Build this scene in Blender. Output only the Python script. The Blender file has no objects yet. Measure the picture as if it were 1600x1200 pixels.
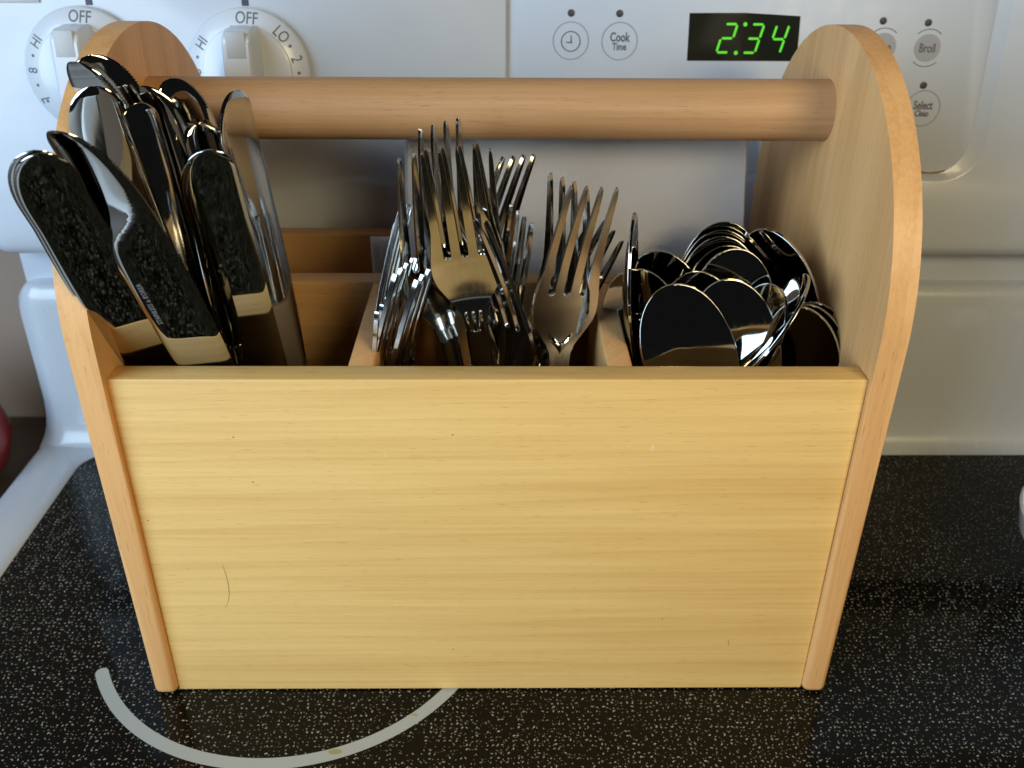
import bpy, bmesh, math, random
from mathutils import Vector, Matrix
random.seed(7)
C = bpy.context.scene.collection
SC = bpy.context.scene
CM = 0.01
R = math.radians

# ------------------------------------------------------------------ camera
cam_d = bpy.data.cameras.new('camera'); cam = bpy.data.objects.new('camera', cam_d); C.objects.link(cam)
CAM_F, CAM_P, CAM_PITCH, CAM_YAW, CAM_ROLL = 1455.66, (0.4425, -28.7932, 31.4216), 0.51208, 0.01285, 0.00698
cam_d.sensor_fit = 'HORIZONTAL'; cam_d.sensor_width = 36.0; cam_d.lens = CAM_F/1600*36
cam_d.clip_start = 0.01; cam_d.clip_end = 50
f = Vector((math.sin(CAM_YAW)*math.cos(CAM_PITCH), math.cos(CAM_YAW)*math.cos(CAM_PITCH), -math.sin(CAM_PITCH)))
rt = Vector((math.cos(CAM_YAW), -math.sin(CAM_YAW), 0)); up = rt.cross(f)
rt, up = math.cos(CAM_ROLL)*rt+math.sin(CAM_ROLL)*up, math.cos(CAM_ROLL)*up-math.sin(CAM_ROLL)*rt
cam.matrix_world = Matrix(((rt.x, up.x, -f.x, CAM_P[0]*CM), (rt.y, up.y, -f.y, CAM_P[1]*CM), (rt.z, up.z, -f.z, CAM_P[2]*CM), (0, 0, 0, 1)))
cam_d.dof.use_dof = True; cam_d.dof.focus_distance = 0.335; cam_d.dof.aperture_fstop = 17
SC.camera = cam

# ------------------------------------------------------------------ light
w = bpy.data.worlds.new('World'); SC.world = w; w.use_nodes = True
bg = w.node_tree.nodes['Background']; bg.inputs[0].default_value = (0.9, 0.95, 1.0, 1); bg.inputs[1].default_value = 0.012
def area(name, loc, target, sx, sy, power, col):
    d = bpy.data.lights.new(name, 'AREA'); d.shape = 'RECTANGLE'; d.size = sx*CM; d.size_y = sy*CM
    d.energy = power; d.color = col
    o = bpy.data.objects.new(name, d); C.objects.link(o)
    o.location = Vector(loc)*CM
    o.rotation_euler = (Vector(target)-Vector(loc)).to_track_quat('-Z', 'Y').to_euler()
    return o
area('window_light', (-92, -76, 52), (0, 6, 15), 100, 100, 30.0, (0.60, 0.80, 1.0))
area('room_lamp', (46, -82, 62), (0, 0, 8), 38, 32, 8.2, (1.0, 0.80, 0.46))
SC.view_settings.view_transform = 'Standard'; SC.view_settings.look = 'None'
SC.cycles.caustics_reflective = False; SC.cycles.caustics_refractive = False
SC.view_settings.exposure = -0.36; SC.view_settings.gamma = 1.0

# ------------------------------------------------------------------ materials
def new_mat(name):
    m = bpy.data.materials.new(name); m.use_nodes = True
    return m, m.node_tree.nodes, m.node_tree.links, m.node_tree.nodes['Principled BSDF']
def plain(name, col, rough=0.5, metal=0.0, coat=0.0, noise=0.0, emit=None, bump=0.0, bscale=300):
    m, N, L, b = new_mat(name)
    b.inputs['Base Color'].default_value = (*col, 1); b.inputs['Roughness'].default_value = rough
    b.inputs['Metallic'].default_value = metal; b.inputs['Coat Weight'].default_value = coat
    b.inputs['Coat Roughness'].default_value = 0.08
    if emit:
        b.inputs['Emission Color'].default_value = (*emit[:3], 1); b.inputs['Emission Strength'].default_value = emit[3]
    if noise or bump:
        t = N.new('ShaderNodeTexCoord'); n = N.new('ShaderNodeTexNoise'); n.inputs['Scale'].default_value = bscale
        n.inputs['Detail'].default_value = 4; L.new(t.outputs['Object'], n.inputs['Vector'])
        if noise:
            mr = N.new('ShaderNodeMapRange'); mr.inputs[1].default_value = .3; mr.inputs[2].default_value = .7
            mr.inputs[3].default_value = max(0.0, rough-noise); mr.inputs[4].default_value = rough+noise
            L.new(n.outputs[0], mr.inputs[0]); L.new(mr.outputs[0], b.inputs['Roughness'])
        if bump:
            bp = N.new('ShaderNodeBump'); bp.inputs['Strength'].default_value = bump; bp.inputs['Distance'].default_value = 0.0005
            L.new(n.outputs[0], bp.inputs['Height']); L.new(bp.outputs[0], b.inputs['Normal'])
    return m
def wood(name, axis, light, dark, off, tilt, ring=0.42, contrast=1.0):
    """growth rings round a pith that runs along one axis, with fibre streaks and short dark pores"""
    m, N, L, b = new_mat(name)
    t = N.new('ShaderNodeTexCoord')
    mp = N.new('ShaderNodeMapping'); mp.inputs['Scale'].default_value = (100, 100, 100)
    L.new(t.outputs['Object'], mp.inputs[0])
    # bring the grain axis onto X
    rot = N.new('ShaderNodeMapping'); rot.vector_type = 'POINT'
    rot.inputs['Rotation'].default_value = {'x': (0, 0, 0), 'z': (0, R(90), 0)}[axis]
    L.new(mp.outputs[0], rot.inputs[0])
    tl = N.new('ShaderNodeMapping'); tl.inputs['Location'].default_value = off
    tl.inputs['Rotation'].default_value = tilt; L.new(rot.outputs[0], tl.inputs[0])
    warp = N.new('ShaderNodeTexNoise'); warp.inputs['Scale'].default_value = 1.0; warp.inputs['Detail'].default_value = 1.5
    wm = N.new('ShaderNodeMapping'); wm.inputs['Scale'].default_value = (0.035, 0.30, 0.30); L.new(rot.outputs[0], wm.inputs[0])
    L.new(wm.outputs[0], warp.inputs['Vector'])
    add = N.new('ShaderNodeVectorMath'); add.operation = 'MULTIPLY_ADD'
    add.inputs[1].default_value = (0, 1.3, 1.3); L.new(warp.outputs['Color'], add.inputs[0]); L.new(tl.outputs[0], add.inputs[2])
    wv = N.new('ShaderNodeTexWave'); wv.wave_type = 'RINGS'; wv.rings_direction = 'X'; wv.wave_profile = 'SAW'
    wv.inputs['Scale'].default_value = ring; wv.inputs['Distortion'].default_value = 0.0
    wv.inputs['Detail'].default_value = 2; wv.inputs['Detail Scale'].default_value = 0.6
    L.new(add.outputs[0], wv.inputs['Vector'])
    fm = N.new('ShaderNodeMapping'); fm.inputs['Scale'].default_value = (0.14, 7, 7); L.new(rot.outputs[0], fm.inputs[0])
    fib = N.new('ShaderNodeTexNoise'); fib.inputs['Scale'].default_value = 1; fib.inputs['Detail'].default_value = 5
    L.new(fm.outputs[0], fib.inputs['Vector'])
    pm = N.new('ShaderNodeMapping'); pm.inputs['Scale'].default_value = (1.3, 24, 24); L.new(rot.outputs[0], pm.inputs[0])
    por = N.new('ShaderNodeTexNoise'); por.inputs['Scale'].default_value = 1; por.inputs['Detail'].default_value = 2
    L.new(pm.outputs[0], por.inputs['Vector'])
    bm_ = N.new('ShaderNodeMapping'); bm_.inputs['Scale'].default_value = (0.03, 0.55, 0.55); L.new(rot.outputs[0], bm_.inputs[0])
    big = N.new('ShaderNodeTexNoise'); big.inputs['Scale'].default_value = 1; big.inputs['Detail'].default_value = 2
    L.new(bm_.outputs[0], big.inputs['Vector'])
    def mth(op, a, c, d=None):
        n = N.new('ShaderNodeMath'); n.operation = op
        for i, v in enumerate((a, c, d)):
            if v is None: continue
            if isinstance(v, (int, float)): n.inputs[i].default_value = v
            else: L.new(v, n.inputs[i])
        return n.outputs[0]
    pw = mth('POWER', wv.outputs['Fac'], 2.5)
    f1 = mth('MULTIPLY', pw, 0.20*contrast)
    f2 = mth('MULTIPLY_ADD', fib.outputs[0], 0.9*contrast, f1)
    f3 = mth('MULTIPLY_ADD', big.outputs[0], 1.25*contrast, f2)
    f4 = mth('SUBTRACT', f3, 0.86*contrast)
    rp = N.new('ShaderNodeValToRGB'); rp.color_ramp.elements[0].color = (*light, 1); rp.color_ramp.elements[1].color = (*dark, 1)
    L.new(f4, rp.inputs[0])
    pr = N.new('ShaderNodeMapRange'); pr.inputs[1].default_value = 0.63; pr.inputs[2].default_value = 0.73
    pr.inputs[3].default_value = 0; pr.inputs[4].default_value = 0.5; L.new(por.outputs[0], pr.inputs[0])
    mx = N.new('ShaderNodeMix'); mx.data_type = 'RGBA'; L.new(pr.outputs[0], mx.inputs[0]); L.new(rp.outputs[0], mx.inputs[6])
    mx.inputs[7].default_value = (dark[0]*.62, dark[1]*.5, dark[2]*.45, 1)
    L.new(mx.outputs[2], b.inputs['Base Color'])
    b.inputs['Roughness'].default_value = 0.5; b.inputs['Coat Weight'].default_value = 0.05; b.inputs['Coat Roughness'].default_value = 0.25
    bp = N.new('ShaderNodeBump'); bp.inputs['Strength'].default_value = 0.12; bp.inputs['Distance'].default_value = 0.0003
    L.new(fib.outputs[0], bp.inputs['Height']); L.new(bp.outputs[0], b.inputs['Normal'])
    return m
M = {}
M['board'] = wood('pale_wood_board', 'x', (0.82, 0.545, 0.20), (0.62, 0.35, 0.10), (0, 3.0, 5.0), (0, R(3), R(-4)))
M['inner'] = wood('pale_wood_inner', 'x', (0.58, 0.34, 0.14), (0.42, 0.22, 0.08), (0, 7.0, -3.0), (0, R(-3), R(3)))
M['panel'] = wood('wood_end_panel', 'z', (0.80, 0.445, 0.18), (0.58, 0.28, 0.09), (0, 3.0, 1.0), (0, R(2), R(4)), 0.36, 1.15)
M['dowel'] = wood('wood_dowel', 'x', (0.53, 0.30, 0.14), (0.34, 0.165, 0.065), (0, -9, -20), (0, R(1), R(-1)), 0.30, 1.0)

def steel(name, rough, col):
    m, N, L, b = new_mat(name)
    b.inputs['Base Color'].default_value = (*col, 1); b.inputs['Metallic'].default_value = 1.0
    t = N.new('ShaderNodeTexCoord')
    mp = N.new('ShaderNodeMapping'); mp.inputs['Scale'].default_value = (900, 900, 160); L.new(t.outputs['Object'], mp.inputs[0])
    n = N.new('ShaderNodeTexNoise'); n.inputs['Scale'].default_value = 1; n.inputs['Detail'].default_value = 3; L.new(mp.outputs[0], n.inputs['Vector'])
    mr = N.new('ShaderNodeMapRange'); mr.inputs[1].default_value = .35; mr.inputs[2].default_value = .75
    mr.inputs[3].default_value = rough; mr.inputs[4].default_value = rough+0.04
    L.new(n.outputs[0], mr.inputs[0]); L.new(mr.outputs[0], b.inputs['Roughness'])
    n2 = N.new('ShaderNodeTexNoise'); n2.inputs['Scale'].default_value = 110; n2.inputs['Detail'].default_value = 1; L.new(t.outputs['Object'], n2.inputs['Vector'])
    bp = N.new('ShaderNodeBump'); bp.inputs['Strength'].default_value = 0.012; bp.inputs['Distance'].default_value = 0.0003
    L.new(n2.outputs[0], bp.inputs['Height']); L.new(bp.outputs[0], b.inputs['Normal'])
    return m
M['steel'] = steel('polished_steel', 0.03, (0.54, 0.53, 0.50))
M['steel_soft'] = steel('used_steel', 0.085, (0.60, 0.585, 0.55))
M['steel_dull'] = steel('worn_steel', 0.20, (0.62, 0.58, 0.54))
M['etch'] = plain('etched_grey', (0.20, 0.21, 0.22), 0.6)
M['enamel'] = plain('white_enamel', (0.50, 0.545, 0.60), 0.28, coat=0.5, noise=0.05, bscale=40)
M['console'] = plain('white_console', (0.49, 0.54, 0.62), 0.33, coat=0.25, noise=0.05, bscale=60)
M['membrane'] = plain('white_membrane', (0.48, 0.53, 0.61), 0.42, noise=0.05, bscale=120, bump=.05)
M['dial'] = plain('white_dial', (0.58, 0.62, 0.68), 0.35, coat=0.2)
M['grey_print'] = plain('grey_print', (0.10, 0.11, 0.13), 0.6)
M['pale_print'] = plain('pale_grey_print', (0.25, 0.28, 0.35), 0.6)
M['button_grey'] = plain('grey_button', (0.33, 0.34, 0.37), 0.5)
M['mark'] = plain('dark_marker', (0.03, 0.035, 0.06), 0.5)
M['pointer'] = plain('grey_pointer', (0.42, 0.44, 0.46), 0.4)
M['screen'] = plain('black_display_glass', (0.012, 0.014, 0.010), 0.12)
M['digit'] = plain('green_led', (0.05, 0.3, 0.02), 0.5, emit=(0.10, 0.85, 0.01, 0.75))
M['grime'] = plain('brown_grime', (0.22, 0.15, 0.08), 0.7)
M['ring'] = plain('grey_ring_print', (0.38, 0.41, 0.40), 0.22, noise=.05, bscale=200)
M['stain'] = plain('yellow_stain', (0.33, 0.29, 0.12), 0.4)
M['wall'] = plain('brown_wall', (0.26, 0.19, 0.145), 0.7, bump=.1)
M['counter'] = plain('brown_counter', (0.07, 0.05, 0.035), 0.5)
M['red'] = plain('red_glaze', (0.22, 0.02, 0.02), 0.25, coat=.4)
M['mug'] = plain('white_glaze', (0.7, 0.7, 0.66), 0.25, coat=.4)
M['speck'] = plain('dark_speck', (0.30, 0.15, 0.06), 0.7)
M['scratch'] = plain('scratch_brown', (0.45, 0.27, 0.10), 0.7)
M['dent'] = plain('pale_dent', (0.80, 0.62, 0.34), 0.6)
M['knob_pocket'] = plain('knob_shade', (0.60, 0.61, 0.62), 0.4)

def napkin_mat():
    m, N, L, b = new_mat('white_tissue')
    b.inputs['Base Color'].default_value = (0.80, 0.79, 0.80, 1); b.inputs['Roughness'].default_value = 0.9
    b.inputs['Subsurface Weight'].default_value = 0.0
    t = N.new('ShaderNodeTexCoord'); n = N.new('ShaderNodeTexVoronoi'); n.inputs['Scale'].default_value = 900; L.new(t.outputs['Object'], n.inputs['Vector'])
    n2 = N.new('ShaderNodeTexNoise'); n2.inputs['Scale'].default_value = 45; n2.inputs['Detail'].default_value = 4; L.new(t.outputs['Object'], n2.inputs['Vector'])
    a = N.new('ShaderNodeMath'); a.operation = 'MULTIPLY_ADD'; a.inputs[1].default_value = 0.12; L.new(n.outputs['Distance'], a.inputs[0]); L.new(n2.outputs[0], a.inputs[2])
    bp = N.new('ShaderNodeBump'); bp.inputs['Strength'].default_value = 0.35; bp.inputs['Distance'].default_value = 0.0016
    L.new(a.outputs[0], bp.inputs['Height']); L.new(bp.outputs[0], b.inputs['Normal'])
    return m
M['napkin'] = napkin_mat()

def glass_top():
    m, N, L, b = new_mat('speckled_black_glass')
    t = N.new('ShaderNodeTexCoord')
    def specks(scale, rad, keep, stretch, seed):
        mp = N.new('ShaderNodeMapping'); mp.inputs['Scale'].default_value = (scale, scale, 0); mp.inputs['Location'].default_value = (seed, seed*2.3, 0)
        L.new(t.outputs['Object'], mp.inputs[0])
        v = N.new('ShaderNodeTexVoronoi'); v.voronoi_dimensions = '2D'; v.inputs['Scale'].default_value = 1; v.inputs['Randomness'].default_value = 0.68
        L.new(mp.outputs[0], v.inputs['Vector'])
        sub = N.new('ShaderNodeVectorMath'); sub.operation = 'SUBTRACT'; L.new(mp.outputs[0], sub.inputs[0]); L.new(v.outputs['Position'], sub.inputs[1])
        sp = N.new('ShaderNodeSeparateColor'); L.new(v.outputs['Color'], sp.inputs[0])
        an = N.new('ShaderNodeMath'); an.operation = 'MULTIPLY'; an.inputs[1].default_value = 6.283; L.new(sp.outputs[0], an.inputs[0])
        ro = N.new('ShaderNodeVectorRotate'); ro.rotation_type = 'Z_AXIS'; L.new(sub.outputs[0], ro.inputs['Vector']); L.new(an.outputs[0], ro.inputs['Angle'])
        st = N.new('ShaderNodeVectorMath'); st.operation = 'MULTIPLY'; st.inputs[1].default_value = (1, stretch, 0); L.new(ro.outputs[0], st.inputs[0])
        ln = N.new('ShaderNodeVectorMath'); ln.operation = 'LENGTH'; L.new(st.outputs[0], ln.inputs[0])
        rr = N.new('ShaderNodeMapRange'); rr.inputs[1].default_value = 0; rr.inputs[2].default_value = 1; rr.inputs[3].default_value = rad*.55; rr.inputs[4].default_value = rad*1.2
        L.new(sp.outputs[1], rr.inputs[0])
        df = N.new('ShaderNodeMath'); df.operation = 'SUBTRACT'; L.new(rr.outputs[0], df.inputs[0]); L.new(ln.outputs['Value'], df.inputs[1])
        sm = N.new('ShaderNodeMapRange'); sm.inputs[1].default_value = 0; sm.inputs[2].default_value = 0.05; L.new(df.outputs[0], sm.inputs[0])
        kp = N.new('ShaderNodeMath'); kp.operation = 'LESS_THAN'; kp.inputs[1].default_value = keep; L.new(sp.outputs[2], kp.inputs[0])
        mu = N.new('ShaderNodeMath'); mu.operation = 'MULTIPLY'; L.new(sm.outputs[0], mu.inputs[0]); L.new(kp.outputs[0], mu.inputs[1])
        br = N.new('ShaderNodeMapRange'); br.inputs[3].default_value = 0.35; br.inputs[4].default_value = 1.0; L.new(sp.outputs[0], br.inputs[0])
        m2 = N.new('ShaderNodeMath'); m2.operation = 'MULTIPLY'; L.new(mu.outputs[0], m2.inputs[0]); L.new(br.outputs[0], m2.inputs[1])
        return m2.outputs[0], sp.outputs[1]
    a, ca = specks(470, 0.28, 0.68, 1.9, 3.1)
    c, cc = specks(690, 0.22, 0.26, 1.3, 11.7)
    mxm = N.new('ShaderNodeMath'); mxm.operation = 'MAXIMUM'; L.new(a, mxm.inputs[0])
    half = N.new('ShaderNodeMath'); half.operation = 'MULTIPLY'; half.inputs[1].default_value = 0.6; L.new(c, half.inputs[0]); L.new(half.outputs[0], mxm.inputs[1])
    cr = N.new('ShaderNodeValToRGB'); cr.color_ramp.elements[0].color = (0.30, 0.27, 0.12, 1); cr.color_ramp.elements[1].color = (0.36, 0.36, 0.32, 1)
    L.new(ca, cr.inputs[0])
    mx = N.new('ShaderNodeMix'); mx.data_type = 'RGBA'; L.new(mxm.outputs[0], mx.inputs[0]); mx.inputs[6].default_value = (0.0022, 0.002, 0.0016, 1)
    L.new(cr.outputs[0], mx.inputs[7]); L.new(mx.outputs[2], b.inputs['Base Color'])
    wn = N.new('ShaderNodeTexNoise'); wn.inputs['Scale'].default_value = 9; wn.inputs['Detail'].default_value = 6; wn.inputs['Distortion'].default_value = 1.5
    L.new(t.outputs['Object'], wn.inputs['Vector'])
    wr = N.new('ShaderNodeMapRange'); wr.inputs[1].default_value = .35; wr.inputs[2].default_value = .75; wr.inputs[3].default_value = .05; wr.inputs[4].default_value = .17
    L.new(wn.outputs[0], wr.inputs[0]); L.new(wr.outputs[0], b.inputs['Roughness'])
    b.inputs['IOR'].default_value = 1.27
    return m
M['glass'] = glass_top()

# ------------------------------------------------------------------ helpers
def tag(o, label=None, cat=None, group=None, kind=None):
    if label: o['label'] = label
    if cat: o['category'] = cat
    if group: o['group'] = group
    if kind: o['kind'] = kind
    return o
def empty(name, loc=(0, 0, 0)):
    o = bpy.data.objects.new(name, None); C.objects.link(o); o.location = Vector(loc)*CM; o.empty_display_size = 0.01
    return o
def link(name, me, mat, parent=None):
    o = bpy.data.objects.new(name, me); C.objects.link(o)
    if mat is not None:
        me.materials.clear(); me.materials.append(mat)
    if parent is not None: o.parent = parent
    return o
def bm_obj(name, bm, mat, parent=None, smooth=True, M4=None):
    """a bmesh in centimetres becomes one mesh object in metres"""
    if M4 is not None: bm.transform(M4)
    bm.transform(Matrix.Scale(CM, 4))
    bmesh.ops.recalc_face_normals(bm, faces=bm.faces)
    me = bpy.data.meshes.new(name); bm.to_mesh(me); bm.free()
    if smooth:
        me.shade_smooth()
        me.set_sharp_from_angle(angle=R(38))
    return link(name, me, mat, parent)
def box(lo, hi, bevel=0.0, seg=3):
    bm = bmesh.new(); bmesh.ops.create_cube(bm, size=1)
    lo, hi = Vector(lo), Vector(hi); c = (lo+hi)/2; s = hi-lo
    for v in bm.verts: v.co = Vector((c.x+v.co.x*s.x, c.y+v.co.y*s.y, c.z+v.co.z*s.z))
    if bevel: bmesh.ops.bevel(bm, geom=bm.edges[:], offset=bevel, segments=seg, profile=0.5, affect='EDGES')
    return bm
def loft(loops, cap0=True, cap1=True, closed=True):
    bm = bmesh.new(); rows = [[bm.verts.new(p) for p in lp] for lp in loops]
    n = len(rows[0])
    for a, b in zip(rows, rows[1:]):
        for i in range(n if closed else n-1):
            j = (i+1) % n
            try: bm.faces.new((a[i], a[j], b[j], b[i]))
            except ValueError: pass
    if cap0: bm.faces.new(list(reversed(rows[0])))
    if cap1: bm.faces.new(rows[-1])
    return bm
def prism(poly, h0, h1, bevel=0.0, seg=2):
    """polygon in XY, thickened along Z; the rim edges can be rounded"""
    bm = loft([[(x, y, h0) for x, y in poly], [(x, y, h1) for x, y in poly]])
    if bevel:
        es = [e for e in bm.edges if abs(e.verts[0].co.z-e.verts[1].co.z) < 1e-6]
        bmesh.ops.bevel(bm, geom=es, offset=bevel, segments=seg, profile=0.5, affect='EDGES')
    return bm
def rrect(x0, y0, x1, y1, r, k=8):
    pts = []
    for cx, cy, a0 in ((x1-r, y1-r, 0), (x0+r, y1-r, 90), (x0+r, y0+r, 180), (x1-r, y0+r, 270)):
        for i in range(k+1):
            a = R(a0+90*i/k); pts.append((cx+r*math.cos(a), cy+r*math.sin(a)))
    return pts
def circle(cx, cy, r, n=48): return [(cx+r*math.cos(2*math.pi*i/n), cy+r*math.sin(2*math.pi*i/n)) for i in range(n)]
def annulus(cx, cy, r0, r1, h0, h1, a0=0, a1=360, n=64):
    loops = []
    full = abs(a1-a0) >= 360
    for i in range(n+(0 if full else 1)):
        a = R(a0+(a1-a0)*i/n); c, s = math.cos(a), math.sin(a)
        loops.append([(cx+r0*c, cy+r0*s, h0), (cx+r1*c, cy+r1*s, h0), (cx+r1*c, cy+r1*s, h1), (cx+r0*c, cy+r0*s, h1)])
    if full: loops.append(loops[0])
    return loft(loops, not full, not full)
def text_bm(s, size, sx=1.0, bold=0.0, spacing=1.0):
    cu = bpy.data.curves.new('lettering', 'FONT'); cu.body = s; cu.size = size; cu.align_x = 'CENTER'; cu.align_y = 'CENTER'
    cu.offset = bold; cu.space_character = spacing; cu.resolution_u = 4; cu.extrude = 0.004
    o = bpy.data.objects.new('lettering', cu); C.objects.link(o); bpy.context.view_layer.update()
    me = bpy.data.meshes.new_from_object(o.evaluated_get(bpy.context.evaluated_depsgraph_get()))
    bpy.data.objects.remove(o); bpy.data.curves.remove(cu)
    bm = bmesh.new(); bm.from_mesh(me); bpy.data.meshes.remove(me)
    for v in bm.verts: v.co.x *= sx
    return bm
def T(x, y, z=0): return Matrix.Translation((x, y, z))
def RZ(a): return Matrix.Rotation(R(a), 4, 'Z')
def join(*bms):
    out = bmesh.new()
    for b in bms:
        me = bpy.data.meshes.new('tmp'); b.to_mesh(me); b.free(); out.from_mesh(me); bpy.data.meshes.remove(me)
    return out

# ------------------------------------------------------------------ setting: wall and counter
bm_obj('wall', box((-90, 25, -30), (120, 27, 60)), M['wall'], smooth=False)['kind'] = 'structure'
bm_obj('counter', box((-90, -45, -4), (-28.3, 24.9, -1.2), .3), M['counter'])['kind'] = 'structure'

# ------------------------------------------------------------------ the stove
stove = tag(empty('electric_stove', (0, 0, 0)), 'white electric stove with speckled black glass top and green clock', 'stove')
gl = bm_obj('glass_cooktop', prism(rrect(-24.6, -46, 44, 18.6, 1.9), -0.6, 0.0), M['glass'], stove, smooth=False)
# printed ring round the hidden burner
bm_obj('burner_ring', join(annulus(-9.2, 5.29, 8.80, 9.36, 0.003, 0.006, 208, 328, 110),
        prism(circle(-9.2+9.08*math.cos(R(208)), 5.29+9.08*math.sin(R(208)), 0.28, 24), 0.0026, 0.0056)), M['ring'], gl, smooth=False)
for a_, r_, s_ in ((289, 9.0, .13), (312, 8.95, .06)):
    bm_obj('stain', prism([(-9.2+r_*math.cos(R(a_))+x*2.2, 5.29+r_*math.sin(R(a_))+y) for x, y in circle(0, 0, s_, 14)], .0065, .0085), M['stain'], gl, smooth=False)
# raised white rim round the glass
inner = rrect(-24.6, -46, 44, 18.6, 1.9)
loops = [[(x, y, -0.5) for x, y in inner]]
for d, z in ((0.02, 0.02), (0.15, 0.14), (0.5, 0.24), (1.6, 0.30), (2.6, 0.26), (3.05, 0.05), (3.2, -0.4), (3.2, -3.5)):
    loops.append([(x, y, z) for x, y in rrect(-24.6-d, -46-d, 44+d, 18.6+d, 1.9-min(d, 1.2)*.4)])
bm_obj('cooktop_rim', loft(loops, False, False), M['enamel'], stove)
# lower back panel: sweeps up out of the rim
prof = [(18.3, 0.012), (18.5, 0.10), (18.8, 0.30), (19.05, 0.55), (19.25, 0.95), (19.38, 1.6), (19.45, 2.6), (19.5, 4.5), (19.5, 9.2), (19.56, 9.9), (19.75, 10.35), (20.1, 10.55), (23.5, 10.6), (23.5, 0.2)]
secs = []
for x, shr, fl in ((-27.9, 1.6, 0), (-27.55, 1.0, 0), (-27.2, .45, 0), (-26.9, .15, 0), (-26.5, 0, 0), (-25.5, 0, 0), (0, 0, 0), (47, 0, 0)):
    row = []
    for y, z in prof:
        # the end of the panel leans inward with height, then rounds over
        xx = x + (0.55-0.42*max(0, 1-z/2.8)**2)*(1 if x < -26.4 else 0)
        yy = y + (shr*.55 if y < 23 else 0) ; zz = z-(shr*0.6 if z > 9 else 0)
        row.append((xx, yy, zz))
    secs.append(row)
bm_obj('lower_back_panel', loft(secs), M['enamel'], stove)
bm_obj('recessed_neck', box((-26.7, 20.6, 9.6), (47, 24, 15.5), .2), M['console'], stove)

# control console, built flat and then leaned back six degrees
tl = R(6.0)
MC = Matrix(((1, 0, 0, 0), (0, math.sin(tl), -math.cos(tl), 18.4), (0, math.cos(tl), math.sin(tl), 13.2), (0, 0, 0, 1)))
loops = []
def console_loop(d, n, px=None):
    return [(x, y, n) for x, y in rrect(-27.2-d, -0.5-d, 49+d, 17+d, 0.7+d)]
PANEL = (0.80, 4.05, 24.75, 15.2)
def panel_loop(d, n, r): return [(x, y, n) for x, y in rrect(PANEL[0]-d*.25, PANEL[1]-d*.5, PANEL[2]+d, PANEL[3]+d, r)]
loops.append([(x, y, -7) for x, y in rrect(-27.3, -.6, 49.1, 17.1, 1.2)])
for d, n, r in ((-0.05, -7, 1.2), (0, -1.0, 1.2), (-0.08, -.55, 1.1), (-0.3, -.2, .9), (-0.65, -0.04, .7), (-1.1, 0, .6)):
    loops.append([(x, y, n) for x, y in rrect(-27.2-d, -0.5-d, 49+d, 17+d, r)])
loops += [panel_loop(0.75, 0, 2.0), panel_loop(0.62, -0.03, 1.95), panel_loop(0.12, -0.30, 1.75)]
con = bm_obj('control_console', loft(loops[1:], True, True), M['console'], stove, M4=MC)
mem = bm_obj('touch_panel', prism([(x, y) for x, y in rrect(PANEL[0]+.02, PANEL[1]+.03, PANEL[2]-.02, PANEL[3], 1.7)], -0.34, -0.26, .03), M['membrane'], stove, M4=MC)
PN = -0.258
# grime in the lower groove
g = []
for i in range(41):
    u = 18.6+5.1*i/40
    yb = PANEL[1]+.015+(max(0, u-(PANEL[2]-1.7))**2/3.4*0.98)
    g.append((u, yb))
gb = []
for u, yb in g:
    wd = .055+.05*abs(math.sin(u*2.3))+.03*math.sin(u*7.1)
    gb.append([(u, yb-.02, PN+.001), (u, yb+wd, PN+.001), (u, yb+wd, PN+.006), (u, yb-.02, PN+.006)])
bm_obj('grime_line', loft(gb), M['grime'], mem, M4=MC)

def dial(cx, cy):
    d = bm_obj('heat_dial', loft([[(x, y, n) for x, y in circle(cx, cy, r, 72)] for r, n in
        ((2.86, 0.10), (2.98, 0.14), (2.98, 0.34), (2.9, 0.46), (2.20, 0.72), (2.17, .80), (2.10, .84), (1.0, 0.86), (0.05, .86))]), M['dial'], stove, M4=MC)
    # the grip: a tall narrow ridge left of centre, its right flank falling to a round shoulder
    rows = []
    for i in range(29):
        v = -2.18+4.36*i/28; e = abs(v)/2.18; k = max(.12, (1-e**10)**.5); h = .74+1.66*k
        wt, wb = .66*(1-.25*e**8), .84*(1-.25*e**8)
        rows.append([(cx+x, cy+v, n) for x, n in ((-wb, .70), (-wt-.06, h-.22), (-wt-.02, h-.08), (-wt+.08, h), (wt-.08, h), (wt+.02, h-.08), (wt+.06, h-.22), (wb, .70))])
    bm_obj('grip', loft(rows), M['dial'], d, M4=MC)
    bm_obj('pointer', box((cx-.46, cy+.78, 2.30), (cx+.46, cy+1.98, 2.415), .04), M['pointer'], d, M4=MC)
    def put(s, ang, size, r=2.50, sx=.8):
        b = text_bm(s, size, sx, 0.004)
        a = ang
        b.transform(T(cx+r*math.cos(R(a)), cy+r*math.sin(R(a)), 0)@RZ(a-90))
        return b
    bl = []
    for s, a, sz in (('OFF', 86, .78), ('LO', 45, .74), ('2', 15, .74), ('3', -15, .74), ('4', -45, .74), ('5', -75, .74), ('6', -105, .74), ('7', -149, .74), ('8', 179, .74), ('HI', 147, .74)):
        bl.append(put(s, a, sz))
    for a in (30, 0, -30, -60, -90, -120, 195, 163, 214):
        b = prism(circle(0, 0, .075, 14), 0, .004); b.transform(T(cx+2.5*math.cos(R(a)), cy+2.5*math.sin(R(a)), 0)); bl.append(b)
    L = join(*bl)
    for v in L.verts:   # lay the lettering on the sloping skirt
        r = math.hypot(v.co.x-cx, v.co.y-cy); v.co.z += 0.74-(r-2.15)*(0.28/0.75)+.006
    bm_obj('lettering', L, M['grey_print'], d, M4=MC, smooth=False)
    return d
dial(-20.0, 9.05); dial(-12.02, 9.02)
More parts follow.
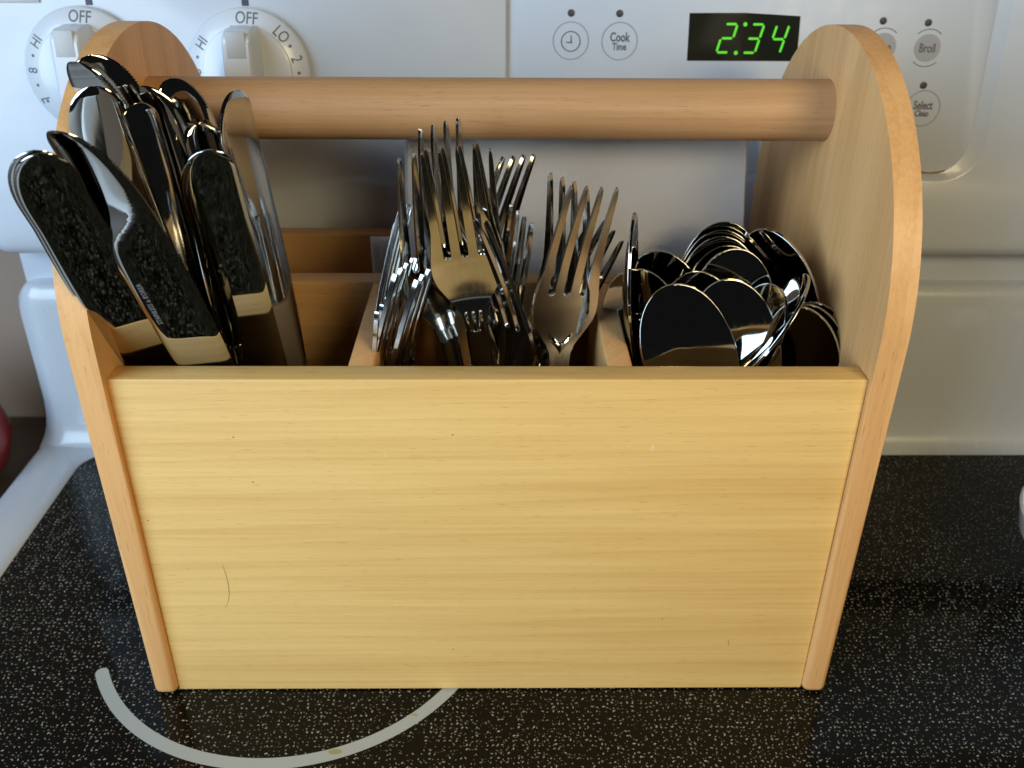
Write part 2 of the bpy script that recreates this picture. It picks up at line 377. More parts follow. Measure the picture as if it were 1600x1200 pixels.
for u in (-19.5, -11.98):
    bm_obj('index_mark', box((u-.17, 12.06, -.02), (u+.17, 12.55, .02), .01, 1), M['mark'], stove, M4=MC)
bm_obj('badge', box((-23.9, 12.16, -.02), (-21.85, 13.3, .10), .03), M['pointer'], stove, M4=MC)

def dot(u, v): bm_obj('indicator_light', prism(circle(u, v, .175, 28), PN, PN+.03, .01), M['mark'], stove, M4=MC)
def ring_button(u, v, lines, r=.90):
    b = bm_obj('touch_button', annulus(u, v, r-.05, r, PN, PN+.008), M['pale_print'], stove, M4=MC, smooth=False)
    bl = []
    for s, dy, sz, bo in lines:
        t = text_bm(s, sz, .70, bo); t.transform(T(u, v+dy, PN+.004)); bl.append(t)
    if bl: bm_obj('lettering', join(*bl), M['grey_print'], b, M4=MC, smooth=False)
    return b
b = ring_button(3.86, 10.53, [])
def stick(p, q, wd):
    p, q = Vector((*p, 0)), Vector((*q, 0)); d = (q-p).normalized(); n = Vector((-d.y, d.x, 0))*wd/2
    return prism([tuple((p+n)[:2]), tuple((p-n)[:2]), tuple((q-n*.6)[:2]), tuple((q+n*.6)[:2])], PN+.002, PN+.009)
bm_obj('clock_symbol', join(annulus(3.86, 10.5, .435, .49, PN, PN+.008, n=48), stick((3.89, 10.42), (3.86, 10.79), .075), stick((3.92, 10.44), (3.62, 10.47), .075)), M['grey_print'], b, M4=MC, smooth=False)
dot(3.84, 11.81); dot(6.22, 11.80)
ring_button(6.28, 10.52, [('Cook', .17, .60, .016), ('Time', -.27, .48, .013)])
def solid_button(u, v, s):
    b = bm_obj('touch_button', prism(circle(u, v, .66, 40), PN, PN+.012, .004), M['button_grey'], stove, M4=MC)
    bm_obj('outline', join(annulus(u, v, .86, .90, PN, PN+.008, 48, 132, 24), annulus(u, v, .86, .90, PN, PN+.008, 228, 312, 24)), M['grey_print'], b, M4=MC, smooth=False)
    t = text_bm(s, .60, .72, .012); t.transform(T(u, v-.02, PN+.016)); bm_obj('lettering', t, M['grey_print'], b, M4=MC, smooth=False)
solid_button(19.42, 10.31, 'Bake'); solid_button(21.66, 10.27, 'Broil')
dot(19.25, 11.52); dot(21.5, 11.45); dot(21.79, 8.49)
ring_button(21.95, 7.36, [('Select', .14, .58, .016), ('Clean', -.26, .44, .012)])
# clock display
sq = [(9.70, 9.62), (15.2, 9.62), (15.13, 11.72), (12.4, 11.86), (9.66, 11.84)]
scr = bm_obj('clock_display', prism(sq, PN-.02, PN+.02), M['screen'], stove, M4=MC, smooth=False)
def segbar(p, q, wd=.115):
    p, q = Vector((*p, 0)), Vector((*q, 0)); d = (q-p).normalized(); n = Vector((-d.y, d.x, 0))*wd/2; g_ = d*.05
    a, c = p+d*.03, q-d*.03
    return prism([tuple(v[:2]) for v in (a, a+g_-n, c-g_-n, c, c-g_+n, a+g_+n)], PN+.022, PN+.03)
def digit(u, v, segs):
    h, wd, sl = 0.66, .60, .17      # half height, width, slant
    def P(i, j): return (u+i*wd+(j)*sl, v+j*h)
    S = {'a': (P(0, 1), P(1, 1)), 'b': (P(1, 1), P(1, 0)), 'c': (P(1, 0), P(1, -1)), 'd': (P(0, -1), P(1, -1)), 'e': (P(0, 0), P(0, -1)), 'f': (P(0, 1), P(0, 0)), 'g': (P(0, 0), P(1, 0))}
    return [segbar(*S[k]) for k in segs]
for u, v, s in ((11.30, 10.68, 'abged'), (12.62, 10.67, 'abgcd'), (13.86, 10.65, 'fgbc')):
    bm_obj('digit', join(*digit(u, v, s)), M['digit'], scr, M4=MC, smooth=False)
for u, v in ((12.45, 11.33), (12.11, 10.0)):
    bm_obj('colon_dot', prism(circle(u, v, .10, 20), PN+.022, PN+.03), M['digit'], scr, M4=MC, smooth=False)

# ------------------------------------------------------------------ the wooden caddy
caddy = tag(empty('cutlery_caddy', (0, 9, 0)), 'pale wooden cutlery caddy with round handle and arched end panels', 'cutlery holder')
PIV = Matrix.Translation((0, -9, 0))
H = 15.4
bm_obj('front_board', box((-13.5, 0, 0.05), (13.5, 1.08, H), .07, 3), M['board'], caddy, M4=PIV)
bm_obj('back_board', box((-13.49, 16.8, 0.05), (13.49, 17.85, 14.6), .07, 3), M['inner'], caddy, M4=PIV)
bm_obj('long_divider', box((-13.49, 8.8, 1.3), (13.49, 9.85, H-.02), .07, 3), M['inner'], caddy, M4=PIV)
for x0, x1 in ((-5.17, -4.2), (4.3, 5.24)):
    bm_obj('divider', box((x0, 1.06, 1.3), (x1, 8.82, H-.05), .10, 3), M['panel'], caddy, M4=PIV)
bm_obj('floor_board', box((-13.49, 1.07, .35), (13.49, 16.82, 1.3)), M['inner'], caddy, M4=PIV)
def end_outline():
    y0, y1, r = -0.28, 18.1, 9.19; cy, cz = (y0+y1)/2, 16.74
    pts = []
    for a in range(180, 269, 30): pts.append((y0+.35+.35*math.cos(R(a)), 0.35+.35*math.sin(R(a))))
    pts.append((y0+.35, 0)); 
    for a in range(270, 361, 30): pts.append((y1-.35+.35*math.cos(R(a)), 0.35+.35*math.sin(R(a))))
    for i in range(65):
        a = R(180*i/64); pts.append((cy+r*math.cos(a), cz+r*math.sin(a)))
    out = []
    for p in pts:
        if not out or (Vector(p)-Vector(out[-1])).length > 1e-3: out.append(p)
    if (Vector(out[0])-Vector(out[-1])).length < 1e-3: out.pop()
    return out
for x0, x1 in ((-14.46, -13.5), (13.5, 14.46)):
    b = prism(end_outline(), x0, x1, 0.28, 5)
    # local (y, z, x) -> (x, y, z)
    b.transform(Matrix(((0, 0, 1, 0), (1, 0, 0, 0), (0, 1, 0, 0), (0, 0, 0, 1))))
    bm_obj('end_panel', b, M['panel'], caddy, M4=PIV)
hb = loft([[(x, 9.2+r*math.cos(2*math.pi*i/64), 22.72+r*math.sin(2*math.pi*i/64)) for i in range(64)] for x, r in
    ((-13.6, 1.2), (-13.5, 1.2), (-6, 1.2), (0, 1.2), (6, 1.2), (13.5, 1.2), (13.6, 1.2))])
bm_obj('handle', hb, M['dowel'], caddy, M4=PIV)
def mark(name, pts, wd, mat, y=-0.004):
    """a hairline mark on the front face"""
    lo = []
    for i, (x, z) in enumerate(pts):
        k = wd*(.35+.65*math.sin(math.pi*(i+.5)/len(pts)))
        lo.append([(x-k, y, z-k*.4), (x+k, y, z+k*.4), (x+k, 0.0, z+k*.4), (x-k, 0.0, z-k*.4)])
    bm_obj(name, loft(lo), M[mat], caddy, M4=PIV, smooth=False)
mark('scratch', [(-10.62, 7.0), (-10.55, 6.5), (-10.53, 6.0), (-10.56, 5.5), (-10.66, 5.1), (-10.82, 4.75)], .022, 'scratch')
mark('scratch', [(9.95, 2.95), (10.02, 2.75), (10.03, 2.55)], .02, 'scratch')
mark('scratch', [(-3.9, 12.4), (-3.86, 12.25), (-3.83, 12.1)], .018, 'dent')
mark('dent', [(6.0, 12.65), (6.05, 12.5), (6.0, 12.4)], .05, 'dent')
mark('dent', [(5.1, 12.62), (5.2, 12.6)], .04, 'dent')
for x, z in ((-9.35, 13.0), (-1.35, 13.1), (-13.15, 9.2), (-8.9, 11.0), (7.1, 4.1), (-1.6, 2.4)):
    bm_obj('speck', prism([(x+a*1.5, z+b_) for a, b_ in circle(0, 0, .026, 10)], 0.0, .004), M['speck'], caddy,
           M4=PIV@Matrix(((1, 0, 0, 0), (0, 0, -1, 0), (0, 1, 0, 0), (0, 0, 0, 1))), smooth=False)

# ------------------------------------------------------------------ napkins in the rear compartment
def napkin(name, pts, y0, y1, label, th=.25, wav=.12, seed=0):
    """pts: x-range bottom and top; leaning sheet from y0 at the floor to y1 at the top, folded in layers"""
    rnd = random.Random(seed); nx, nz = 26, 26
    (xa, xb), (xc, xd), z0, z1 = pts
    ph = [rnd.uniform(0, 6.3) for _ in range(6)]
    e = tag(empty(name, ((xa+xb)/2, (y0+y1)/2, z0)), label, 'napkin', 'white napkins in the caddy')
    Mi = Matrix.Translation((-(xa+xb)/2, -(y0+y1)/2, -z0))
    for k in range(3):
        bm = bmesh.new(); g = []
        for j in range(nz+1):
            t = j/nz; row = []
            for i in range(nx+1):
                s = i/nx
                x = (xa+(xc-xa)*t)*(1-s)+(xb+(xd-xb)*t)*s
                y = y0+(y1-y0)*t+wav*(math.sin(3*s+ph[0]+2*t)+.6*math.sin(6*s-3*t+ph[1])+.5*math.sin(5*t+ph[2]))*(.3+t)
                y += th*k*(1+.5*t*math.sin(2*s+ph[3]+k)) - .25*max(0, s-.93)*8*(k == 0)*.25
                row.append(bm.verts.new((x+.10*k*(1 if s > .5 else -1)*(.5+t*.4), y, z0+(z1-z0)*t-.05*k)))
            g.append(row)
        for j in range(nz):
            for i in range(nx): bm.faces.new((g[j][i], g[j][i+1], g[j+1][i+1], g[j+1][i]))
        bmesh.ops.solidify(bm, geom=bm.faces[:], thickness=.06)
        bm_obj('folded_layer', bm, M['napkin'], e, M4=Mi)
napkin('paper_napkin', ((-4.3, 12.45), (-3.6, 10.95), 1.35, 22.0), 10.5, 11.4, 'tall white paper napkin leaning behind the forks and spoons')
napkin('paper_napkin', ((-5.3, 9.5), (-5.45, 9.3), 1.35, 16.35), 10.9, 10.75+1.0, 'shorter white napkin whose corner shows left of the forks, behind the tall one', .2, .05, 3)

# ------------------------------------------------------------------ cutlery
def sup(n, a, b, p, y0, z, rot=0):
    """superellipse ring"""
    out = []
    for i in range(n):
        t = 2*math.pi*i/n; c, s = math.cos(t), math.sin(t)
        out.append((a*math.copysign(abs(c)**(2/p), c), y0+b*math.copysign(abs(s)**(2/p), s), z))
    return out
def handle_mesh(kind, hl):
    n = 20; L = []
    K = {'knife': [(0, .62, .10), (.04, .78, .24), (.3, .74, .27), (.6, .62, .26), (.85, .55, .26), (.97, .7, .2), (1, .86, .1)],
         'fork': [(0, .60, .05), (.03, .95, .11), (.25, .85, .12), (.6, .50, .14), (.85, .36, .17), (1, .40, .17)],
         'spoon': [(0, .60, .05), (.03, .95, .11), (.25, .85, .12), (.6, .48, .14), (.85, .36, .17), (1, .34, .15)]}[kind]
    for i in range(25):
        t = i/24
        for (t0, a0, b0), (t1, a1, b1) in zip(K, K[1:]):
            if t0 <= t <= t1:
                q = (t-t0)/(t1-t0); q = q*q*(3-2*q); a, b = a0+(a1-a0)*q, b0+(b1-b0)*q
        bow = 0 if kind == 'knife' else .45*math.sin(math.pi*t)-.0
        L.append(sup(n, a, b, 2.6, -bow*.6, hl*t))
    bm = loft(L); bm.transform(Matrix.Scale(CM, 4)); bmesh.ops.recalc_face_normals(bm, faces=bm.faces)
    me = bpy.data.meshes.new('handle'); bm.to_mesh(me); bm.free(); me.shade_smooth(); me.set_sharp_from_angle(angle=R(60))
    me.materials.append(M['steel_soft']); return me
def evaluated(bm, mods):
    bm.transform(Matrix.Scale(CM, 4))
    me = bpy.data.meshes.new('tmp'); bm.to_mesh(me); bm.free(); me.shade_smooth()
    o = bpy.data.objects.new('tmp', me); C.objects.link(o)
    for i in range(6): me.materials.append(M['steel'])
    for t, kw in mods:
        md = o.modifiers.new(t, t)
        for k, v in kw.items(): setattr(md, k, v)
    bpy.context.view_layer.update()
    r = bpy.data.meshes.new_from_object(o.evaluated_get(bpy.context.evaluated_depsgraph_get()))
    bpy.data.objects.remove(o); bpy.data.meshes.remove(me)
    return r
def split(me, names):
    """cut one smooth mesh into its parts, keeping the shared shading normals"""
    out = []
    cn = [c.vector.copy() for c in me.corner_normals]
    for idx, nm in enumerate(names):
        vm, vs, fs, ns = {}, [], [], []
        for p in me.polygons:
            if p.material_index != idx: continue
            f = []
            for li in p.loop_indices:
                vi = me.loops[li].vertex_index
                if vi not in vm: vm[vi] = len(vs); vs.append(me.vertices[vi].co[:])
                f.append(vm[vi]); ns.append(cn[li])
            fs.append(f)
        m = bpy.data.meshes.new(nm); m.from_pydata(vs, [], fs); m.shade_smooth()
        m.normals_split_custom_set([tuple(n) for n in ns]); m.materials.append(M['steel' if names[0] == 'bowl' else 'steel_soft'])
        out.append((nm, m))
    return out
def fork_head():
    bm = bmesh.new()
    def prof(z): 
        ks = [(0, 0), (.6, .16), (1.1, .29), (1.5, .33), (2.0, .34), (2.5, .31), (3.0, .25), (4.0, .03), (5.0, -.27), (6.2, -.68), (7.6, -1.2)]
        for (a, p), (b, q) in zip(ks, ks[1:]):
            if a <= z <= b:
                t = (z-a)/(b-a)
                i = ks.index((a, p)); m0 = (q-ks[max(i-1, 0)][1])/(b-ks[max(i-1, 0)][0]) if i else (q-p)/(b-a)
                nx = ks[min(i+2, len(ks)-1)]; m1 = (nx[1]-p)/(nx[0]-a)
                h = b-a; t2, t3 = t*t, t*t*t
                return (2*t3-3*t2+1)*p+(t3-2*t2+t)*h*m0+(-2*t3+3*t2)*q+(t3-t2)*h*m1
        return -1.2
    def wid(z):
        ks = [(0, .40), (.5, .43), (.9, .58), (1.4, .92), (1.9, 1.20), (2.3, 1.31), (2.7, 1.32), (3.1, 1.28)]
        for (a, p), (b, q) in zip(ks, ks[1:]):
            if a <= z <= b: t = (z-a)/(b-a); return p+(q-p)*(t*t*(3-2*t) if a < .9 else t)
        return 1.28
    NC = 4
    prev = None; ZR = 3.0
    zs = [ZR*i/20 for i in range(21)]
    last = None
    for z in zs:
        W = wid(z); row = []
        for i in range(4*NC+1):
            x = -W+2*W*i/(4*NC)
            row.append(bm.verts.new((x, prof(z)-.10*(x/1.3)**2*min(1, z/2.2), z)))
        if last:
            for i in range(4*NC):
                f = bm.faces.new((last[i], last[i+1], row[i+1], row[i])); f.material_index = 0
        last = row
    W = wid(ZR); full = 2*W/4
    tz = [.04, .10, .18, .30, .5, .8, 1.2, 1.7, 2.2, 2.7, 3.2, 3.6, 3.95, 4.25, 4.45, 4.56, 4.6]
    for k in range(4):
        c0 = -W+full*(k+.5); prevr = last[k*NC:(k+1)*NC+1]
        for q in tz:
            sl = .145*math.sqrt(min(1, q/.18*(2-min(1, q/.18)))) if q < .18 else .145
            t = q/4.6
            a = full/2-sl
            a *= 1-.62*t**1.6
            if q > 4.2: a *= math.sqrt(max(.12, 1-((q-4.2)/.42)**2))
            cc = c0*(1-.11*t)
            # only the inner flanks open into slots
            l = a if k > 0 else a+sl*(1-t)*.0+ (full/2-a if q < .18 else (full/2-a)*max(0, 1-q/1.2))
            r = a if k < 3 else a+(full/2-a if q < .18 else (full/2-a)*max(0, 1-q/1.2))
            row = []
            z = ZR+q
            for i in range(NC+1):
                u = i/NC; x = cc-l+(l+r)*u
                row.append(bm.verts.new((x, prof(min(z, 7.6))-.10*(x/1.3)**2*(1-t), z)))
            for i in range(NC):
                f = bm.faces.new((prevr[i], prevr[i+1], row[i+1], row[i])); f.material_index = 1+k
            prevr = row
    bmesh.ops.recalc_face_normals(bm, faces=bm.faces)
    me = evaluated(bm, [('SOLIDIFY', dict(thickness=.17*CM, offset=0)), ('BEVEL', dict(width=.035*CM, segments=2, limit_method='ANGLE', angle_limit=R(50), harden_normals=True))])
    return split(me, ['head', 'tine', 'tine', 'tine', 'tine'])
def spoon_bowl():
    Lb, Wb, D = 6.2, 1.74, 0.36
    bm = bmesh.new(); NT, NR = 56, 12
    def rim(t):
        # egg outline: blunt tip up, narrow towards the handle
        c, s = math.cos(t), math.sin(t)
        z = Lb*.5*(1+s); 
        x = Wb*c*(1+.10*s)*(1-.20*max(0, -s)**2)
        return x, z
    cen = bm.verts.new((0, D, Lb*.47)); prev = None
    for k in range(1, NR+1):
        r = k/NR; row = []
        for i in range(NT):
            x, z = rim(2*math.pi*i/NT); 
            yy = D*(1-r**2.0)+.10*((z-Lb/2)/3)**2*r*-1
            row.append(bm.verts.new((x*r, yy, Lb*.47+(z-Lb*.47)*r)))
        for i in range(NT):
            j = (i+1) % NT
            if prev is None: bm.faces.new((cen, row[i], row[j]))
            else: bm.faces.new((prev[i], row[i], row[j], prev[j]))
        prev = row
    bmesh.ops.recalc_face_normals(bm, faces=bm.faces)
    me = evaluated(bm, [('SOLIDIFY', dict(thickness=.13*CM, offset=0)), ('BEVEL', dict(width=.028*CM, segments=2, limit_method='ANGLE', angle_limit=R(50), harden_normals=True))])
    return split(me, ['bowl'])
def knife_blade(belly, bev, teeth=1):
    """11.6 cm blade, spine on one side, serrated belly on the other"""
    Lb = 11.6; NR = 170; loops = []
    for i in range(NR+1):
        t = i/NR; z = Lb*(1-(1-t)**1.25)
        q = Lb-z
        # spine edge (negative side before mirroring) and belly edge
        xs = -0.98+.05*z/Lb
        xb = 0.86+.14*math.sin(math.pi*min(1, z/8.6))
        tip = 3.6 if bev else 2.3
        toff = .36 if bev else .62
        pw_ = 2.0 if bev else 2.4
        if q < tip:
            k = max(0.0, 1-((tip-q)/tip)**pw_)**.5
            xb = xs+toff+(xb-xs-toff)*k
        if q < .7:
            k = 1-max(0.0, 1-((.7-q)/.7)**2)**.5
            xs = xs+(toff-.02)*k
        if z < .8: xs, xb = xs*(.82+.18*z/.8), xb*(.82+.18*z/.8)
        if teeth and .6 < q < 8.2:
            xb += .026*(1 if i % 2 else -1)
        xb = max(xb, xs+.02)
        th = (.085-.03*z/Lb)
        if q < .3: th *= .5+.5*q/.3
        cr = bev*(.10+.80/(1+math.exp((q-3.7)*2.6))-.004*(z < 8)*(8-z))
        xs, xb = xs*1.1, xb*1.1
        us = [0, .03, .08, .16, .28, .4, .5, .6, .7, .80, .88, .94, .97, 1]
        front, back = [], []
        for u in us:
            x = xs+(xb-xs)*u; e = abs(2*u-1)
            y = -th*(1-e**7)
            if bev and u < cr: y += (cr-u)*(xb-xs)*.20
            front.append((x*belly, y, z)); back.append((x*belly, th*(1-e**7)+(.20*(cr-u)*(xb-xs) if bev and u < cr else 0), z))
        lp = front+back[-2:0:-1]
        loops.append(lp)
    bm = loft(loops); bm.transform(Matrix.Scale(CM, 4)); bmesh.ops.recalc_face_normals(bm, faces=bm.faces)
    me = bpy.data.meshes.new('blade'); bm.to_mesh(me); bm.free(); me.shade_smooth(); me.set_sharp_from_angle(angle=R(32))
    me.materials.append(M['steel']); return [('blade', me)]
cache = {}
def get(key, fn):
    if key not in cache: cache[key] = fn()
    return cache[key]
HEAD = {'knife': 11.6, 'fork': 7.6, 'spoon': 6.2}
GROUP = {'knife': 'table knives in the left compartment', 'fork': 'forks in the middle compartment', 'spoon': 'spoons in the right compartment'}
CUTLERY=[
 ('knife','K1',(-12.63,-3.30,24.28),(-0.0247,-0.4833,0.8751),12,11.6,{'belly': -1, 'teeth': 0},
  'black-looking mirror knife leaning furthest left, in front of the end panel'),
 ('knife','K2',(-12.92,-3.00,24.28),(-0.0166,-0.4873,0.8731),12,10.8,{'belly': -1, 'teeth': 0},
  'knife almost hidden behind the leftmost leaning knife, only its rim and tip peeping out'),
 ('knife','K3',(-11.27,-3.00,24.94),(-0.0883,-0.4009,0.9118),4,12.6,{'belly': 1, 'bev': 1},
  'front serrated knife with pale left edge and etched lettering on its blade'),
 ('knife','K4',(-9.12,0.40,23.42),(-0.0263,-0.2653,0.9638),6,11.2,{'belly': -1, 'teeth': 0},
  'upright round-tipped knife with speckled reflection, frontmost at the right of the knives'),
 ('knife','K5',(-12.95,1.80,25.05),(-0.0938,-0.1891,0.9775),4,12.6,{'belly': -1, 'teeth': 0},
  'knife directly behind the lettered front knife, close to the left end panel'),
 ('knife','K6',(-13.25,3.60,25.57),(-0.1039,-0.1350,0.9854),2,12.6,{'belly': 1, 'bev': 1},
  'second highest knife, just in front of the highest one by the arched left end panel'),
 ('knife','K7',(-13.36,4.60,25.62),(-0.1676,-0.1199,0.9785),25,12.6,{'belly': 1},
  'highest knife of all, its tip in front of the arched left end panel'),
 ('knife','K8',(-12.24,3.40,24.09),(-0.0891,-0.0790,0.9929),48,11.3,{'belly': -1},
  'narrow knife with serrated left edge in the middle of the knife cluster'),
 ('knife','K9',(-12.10,5.20,24.46),(-0.1464,-0.0374,0.9885),12,11.7,{'belly': 1, 'teeth': 0},
  'dark smooth-edged knife just left of where the wooden handle starts'),
 ('knife','K10',(-11.20,6.00,24.57),(-0.1566,0.0592,0.9859),46,11.9,{'belly': 1},
  'knife crossing the left end of the wooden handle, reflecting the wood'),
 ('knife','K11',(-10.33,5.60,23.05),(-0.1739,0.0470,0.9836),35,10.4,{'belly': 1},
  'knife with pale reflection squeezed between the two knives in front of the handle'),
 ('knife','K12',(-9.19,4.90,24.27),(-0.0973,0.0580,0.9936),62,11.4,{'belly': -1},
  'rightmost knife, narrow in view, with serrated left edge in front of the handle'),
 ('knife','K13',(-9.28,6.20,23.03),(-0.0997,0.0932,0.9906),64,10.2,{'belly': 1},
  'dark knife right behind the rightmost serrated one'),
 ('fork','F1',(-1.42,2.90,23.22),(-0.1148,-0.0754,0.9905),4,14.1,{'groove': 1},
  'large golden fork in front, facing the viewer with grooved neck'),
 ('fork','F1b',(-1.30,3.40,23.23),(-0.1103,-0.0732,0.9912),2,14.1,{},
  'fork nested directly behind the large golden fork'),
 ('fork','F3',(-2.53,5.80,22.87),(-0.2372,0.1573,0.9587),40,14.1,{},
  'tallest grey fork, its tips in front of the wooden handle'),
 ('fork','F4',(-2.96,4.60,22.36),(-0.1720,0.0482,0.9839),30,13.7,{},
  'fork with dark tips poking out left of the large golden fork'),
 ('fork','F5',(-0.91,5.20,22.35),(-0.0598,0.0791,0.9951),4,13.5,{},
  'dark fork with one tine showing right of the large golden fork'),
 ('fork','F6',(0.24,7.20,21.57),(0.0677,0.1273,0.9895),46,12.8,{},
  'fork with four thin grey tines fanned out in the middle before the napkin'),
 ('fork','F7',(0.19,4.00,20.23),(-0.0793,0.0975,0.9921),-48,9.6,{},
  'dark turned fork with a bright right edge between the two large forks'),
 ('fork','F8',(2.13,5.80,19.24),(0.4158,0.0833,0.9057),-60,6.6,{},
  'fork leaning right with two short dark tines showing in the middle'),
 ('fork','F9',(3.41,4.20,21.40),(0.0924,0.0531,0.9943),14,12.5,{'heart': 1},
  'pinkish fork with raised heart on its neck, beside the right divider'),
 ('fork','F10',(3.66,5.40,21.01),(0.1969,0.1054,0.9747),-42,12.5,{},
  'fork standing right behind the heart-necked fork, tips just above it'),
 ('fork','F11',(5.37,6.00,18.84),(0.5689,-0.1213,0.8134),-45,8.3,{},
  'rightmost fork leaning far right over the divider'),
 ('fork','EB',(-3.44,3.00,18.38),(-0.0166,0.0414,0.9990),72,9.1,{},
  'edge-on fork close to the left side of the golden fork head'),
 ('fork','EA',(-4.29,3.50,18.37),(-0.0405,0.0386,0.9984),74,9.4,{},
  'edge-on fork second from the left divider, with bright edge strips'),
 ('fork','EC',(-5.06,3.40,16.78),(-0.2292,0.0000,0.9734),76,8.2,{},
  'lowest edge-on fork touching the left divider'),
 ('fork','ED',(-4.10,5.00,17.95),(-0.0536,0.1717,0.9837),74,8.0,{},
  'edge-on fork between the bright edge strips and the golden fork'),
 ('fork','Q',(-4.43,6.60,19.54),(-0.0559,0.1559,0.9862),80,10.8,{},
  'bluish edge-on fork standing tallest at the left of the fork bunch'),
 ('fork','Q2',(-4.71,7.20,18.73),(-0.0873,0.1664,0.9822),80,10.0,{},
  'bluish edge-on fork behind the tallest bluish one'),
 ('spoon','S1',(6.54,3.15,17.67),(-0.3557,0.3093,0.8819),-1,1.3,{},
  'large black-looking front spoon beside the right divider'),
 ('spoon','S2',(8.96,4.50,17.34),(-0.2311,0.3300,0.9153),-2,1.5,{},
  'front spoon with dark bowl just right of the largest front spoon'),
 ('spoon','S3',(8.04,5.90,17.08),(-0.1917,0.3990,0.8967),-6,2.8,{},
  'spoon peeping up behind the gap between the two front spoons'),
 ('spoon','S13',(6.36,5.40,15.36),(-0.2252,0.3509,0.9089),0,2.4,{},
  'spoon mostly hidden, its left rim low beside the divider'),
 ('spoon','S12',(5.71,6.20,17.09),(-0.1911,0.3138,0.9301),-20,6.2,{},
  'dark spoon behind the edge-on one, nearest the right divider'),
 ('spoon','S5',(5.27,4.40,20.04),(-0.0804,0.0917,0.9925),78,12.6,{},
  'edge-on pointed spoon standing tall at the left of the spoons'),
 ('spoon','S10',(6.57,7.50,17.32),(-0.2985,0.2803,0.9123),-10,11.3,{},
  'plain dark spoon back at the left, before the napkin'),
 ('spoon','S4a',(9.89,8.30,18.35),(0.1172,0.2874,0.9506),-6,11.6,{},
  'highest and rearmost spoon of the nested stack'),
 ('spoon','S4b',(9.73,7.90,18.13),(0.1122,0.3174,0.9416),-6,11.3,{},
  'second highest spoon of the nested stack'),
 ('spoon','S4c',(9.63,7.50,18.00),(0.0929,0.3459,0.9336),-4,8.8,{},
  'middle spoon of the nested stack'),
 ('spoon','S4d',(9.79,7.00,17.80),(0.0917,0.3601,0.9284),-2,6.7,{},
  'fourth spoon down in the nested stack'),
 ('spoon','S4e',(9.93,6.50,17.86),(0.0518,0.3812,0.9231),0,4.6,{},
  'lowest and frontmost spoon of the nested stack'),
 ('spoon','S6',(10.94,7.00,18.54),(-0.3534,0.1962,0.9146),-48,1.3,{},
  'spoon turned sideways right of the nested stack, beside the end panel'),
 ('spoon','S7',(12.15,3.90,17.73),(0.5451,0.0561,0.8365),-100,5.6,{},
  'sharp-looking spoon leaning right towards the end panel'),
 ('spoon','S8',(11.26,4.40,17.07),(0.4242,0.0601,0.9036),-70,6.9,{},
  'small-looking turned spoon between the front spoon and the leaning one'),
 ('spoon','S9a',(12.00,3.90,16.53),(-0.0501,0.0592,0.9970),-30,9.0,{},
  'front spoon of the three nested by the right end panel'),
 ('spoon','S9b',(12.46,4.40,16.39),(-0.0566,0.0569,0.9968),-30,6.8,{},
  'middle spoon of the three nested by the right end panel'),
 ('spoon','S9c',(12.91,4.90,16.25),(-0.0554,0.0547,0.9970),-30,1.4,{},
  'rear spoon of the three nested by the right end panel'),
]

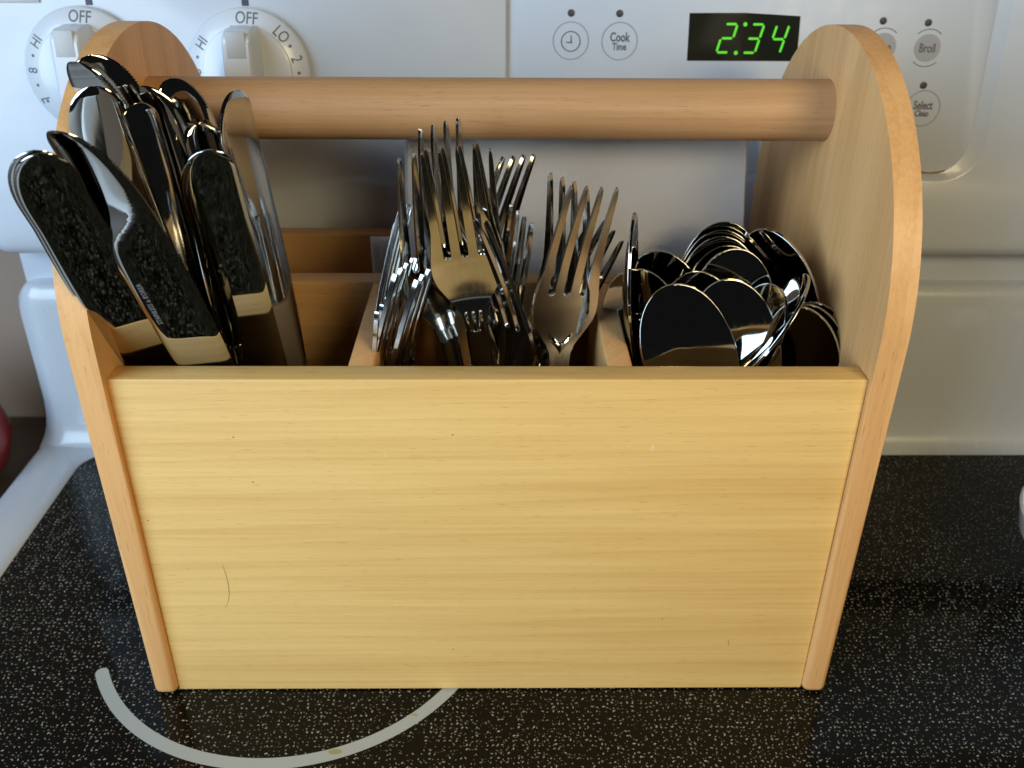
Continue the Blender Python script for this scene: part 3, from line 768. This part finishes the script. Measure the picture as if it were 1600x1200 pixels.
for kind, key, Tp, d, psi, hl, opt, label in CUTLERY:
    d = Vector(d).normalized(); tot = hl+HEAD[kind]
    wv = Vector((math.cos(R(psi)), math.sin(R(psi)), 0)); wv = (wv-d*wv.dot(d)).normalized()
    n = wv.cross(d)
    o = empty({'knife': 'table_knife', 'fork': 'table_fork', 'spoon': 'table_spoon'}[kind])
    P = (Vector(Tp)-d*tot)*CM
    o.matrix_world = Matrix(((wv.x, -n.x, d.x, P.x), (wv.y, -n.y, d.y, P.y), (wv.z, -n.z, d.z, P.z), (0, 0, 0, 1)))
    tag(o, label, kind, GROUP[kind])
    mat = M['steel_dull'] if opt.get('heart') else M['steel']
    def child(nm, me, par=o, z=0, mt=None):
        c = bpy.data.objects.new(nm, me); C.objects.link(c); c.parent = par; c.location = (0, 0, z*CM)
        if mt: c.material_slots[0].link = 'OBJECT'; c.material_slots[0].material = mt
        return c
    child('handle', get((kind, hl), lambda: handle_mesh(kind, hl)))
    if kind == 'knife':
        be, bv, te = opt.get('belly', 1), opt.get('bev', 0), opt.get('teeth', 1)
        bl = child('blade', get((kind, be, bv, te), lambda: knife_blade(be, bv, te))[0][1], z=hl)
        if key == 'K3':
            t = text_bm('STAINLESS o KOREA', .25, .80, 0.0, 1.12)
            t.transform(T(-.66, 4.55, 0)@RZ(90)); t.transform(Matrix(((1, 0, 0, 0), (0, 0, -1, -.078), (0, 1, 0, 0), (0, 0, 0, 1))))
            bm_obj('etched_lettering', t, M['etch'], bl, smooth=False)
    elif kind == 'fork':
        hd = None
        for nm, me in get('fork', fork_head):
            c = child(nm, me, z=hl, mt=mat if opt.get('heart') else None)
            if nm == 'head': hd = c
        if opt.get('groove'):
            for x in (-.24, 0, .24):
                L = [sup(10, .085*math.sin(math.pi*min(1, (i+1)/3)*.5)*(1 if i < 17 else (20-i)/4), .05, 2, -.12-0.02*(i < 3)+(.10*((.95-z_)/.7)*0), z_) for i, z_ in enumerate([.75-i*.2 for i in range(20)])]
                L = [[(px_+x*(1+.15*(pz > .3)), py+(.07 if pz > .45 else 0), pz) for px_, py, pz in lp] for lp in L]
                bm_obj('ridge', loft(L), M['steel'], hd)
        if opt.get('heart'):
            hp = []
            for i in range(40):
                t = 2*math.pi*i/40
                hp.append((.036*16*math.sin(t)**3*.95, 1.25+.045*(13*math.cos(t)-5*math.cos(2*t)-2*math.cos(3*t)-math.cos(4*t))))
            hb_ = loft([[(x*s, .22-h+(1.3-z)*-.18, 1.0+(z-1.0)*s) for x, z in hp] for s, h in ((1.0, -.1), (1.0, -.01), (.9, .02), (.5, .03), (.1, .032))])
            bm_obj('heart_relief', hb_, M['steel'], hd)
    else:
        child('bowl', get('spoon', spoon_bowl)[0][1], z=hl)

# ------------------------------------------------------------------ things at the very edges
def lathe(prof, n=48): return loft([[(r*math.cos(2*math.pi*i/n), r*math.sin(2*math.pi*i/n), z) for i in range(n)] for r, z in prof])
jar = tag(empty('red_jar', (-33.2, 17, -1.2)), 'dark red glazed round jar at the far left edge, beside the stove', 'jar')
bm_obj('jar_body', lathe([(2.0, 0), (3.2, .15), (4.3, 1.2), (4.7, 2.8), (4.3, 4.6), (3.2, 5.8), (2.2, 6.3), (2.3, 6.8), (2.0, 6.85), (1.9, 6.3), (.05, 6.2)]), M['red'], jar)
mug = tag(empty('white_bowl', (30.42, 5.5, 0)), 'white glazed bowl just touching the right edge of the picture', 'bowl')
bm_obj('bowl_body', lathe([(2.2, 0.01), (2.4, .3), (4.0, 1.6), (5.0, 3.2), (5.25, 4.4), (5.15, 4.5), (4.8, 3.3), (3.6, 1.7), (.05, .8)]), M['mug'], mug)
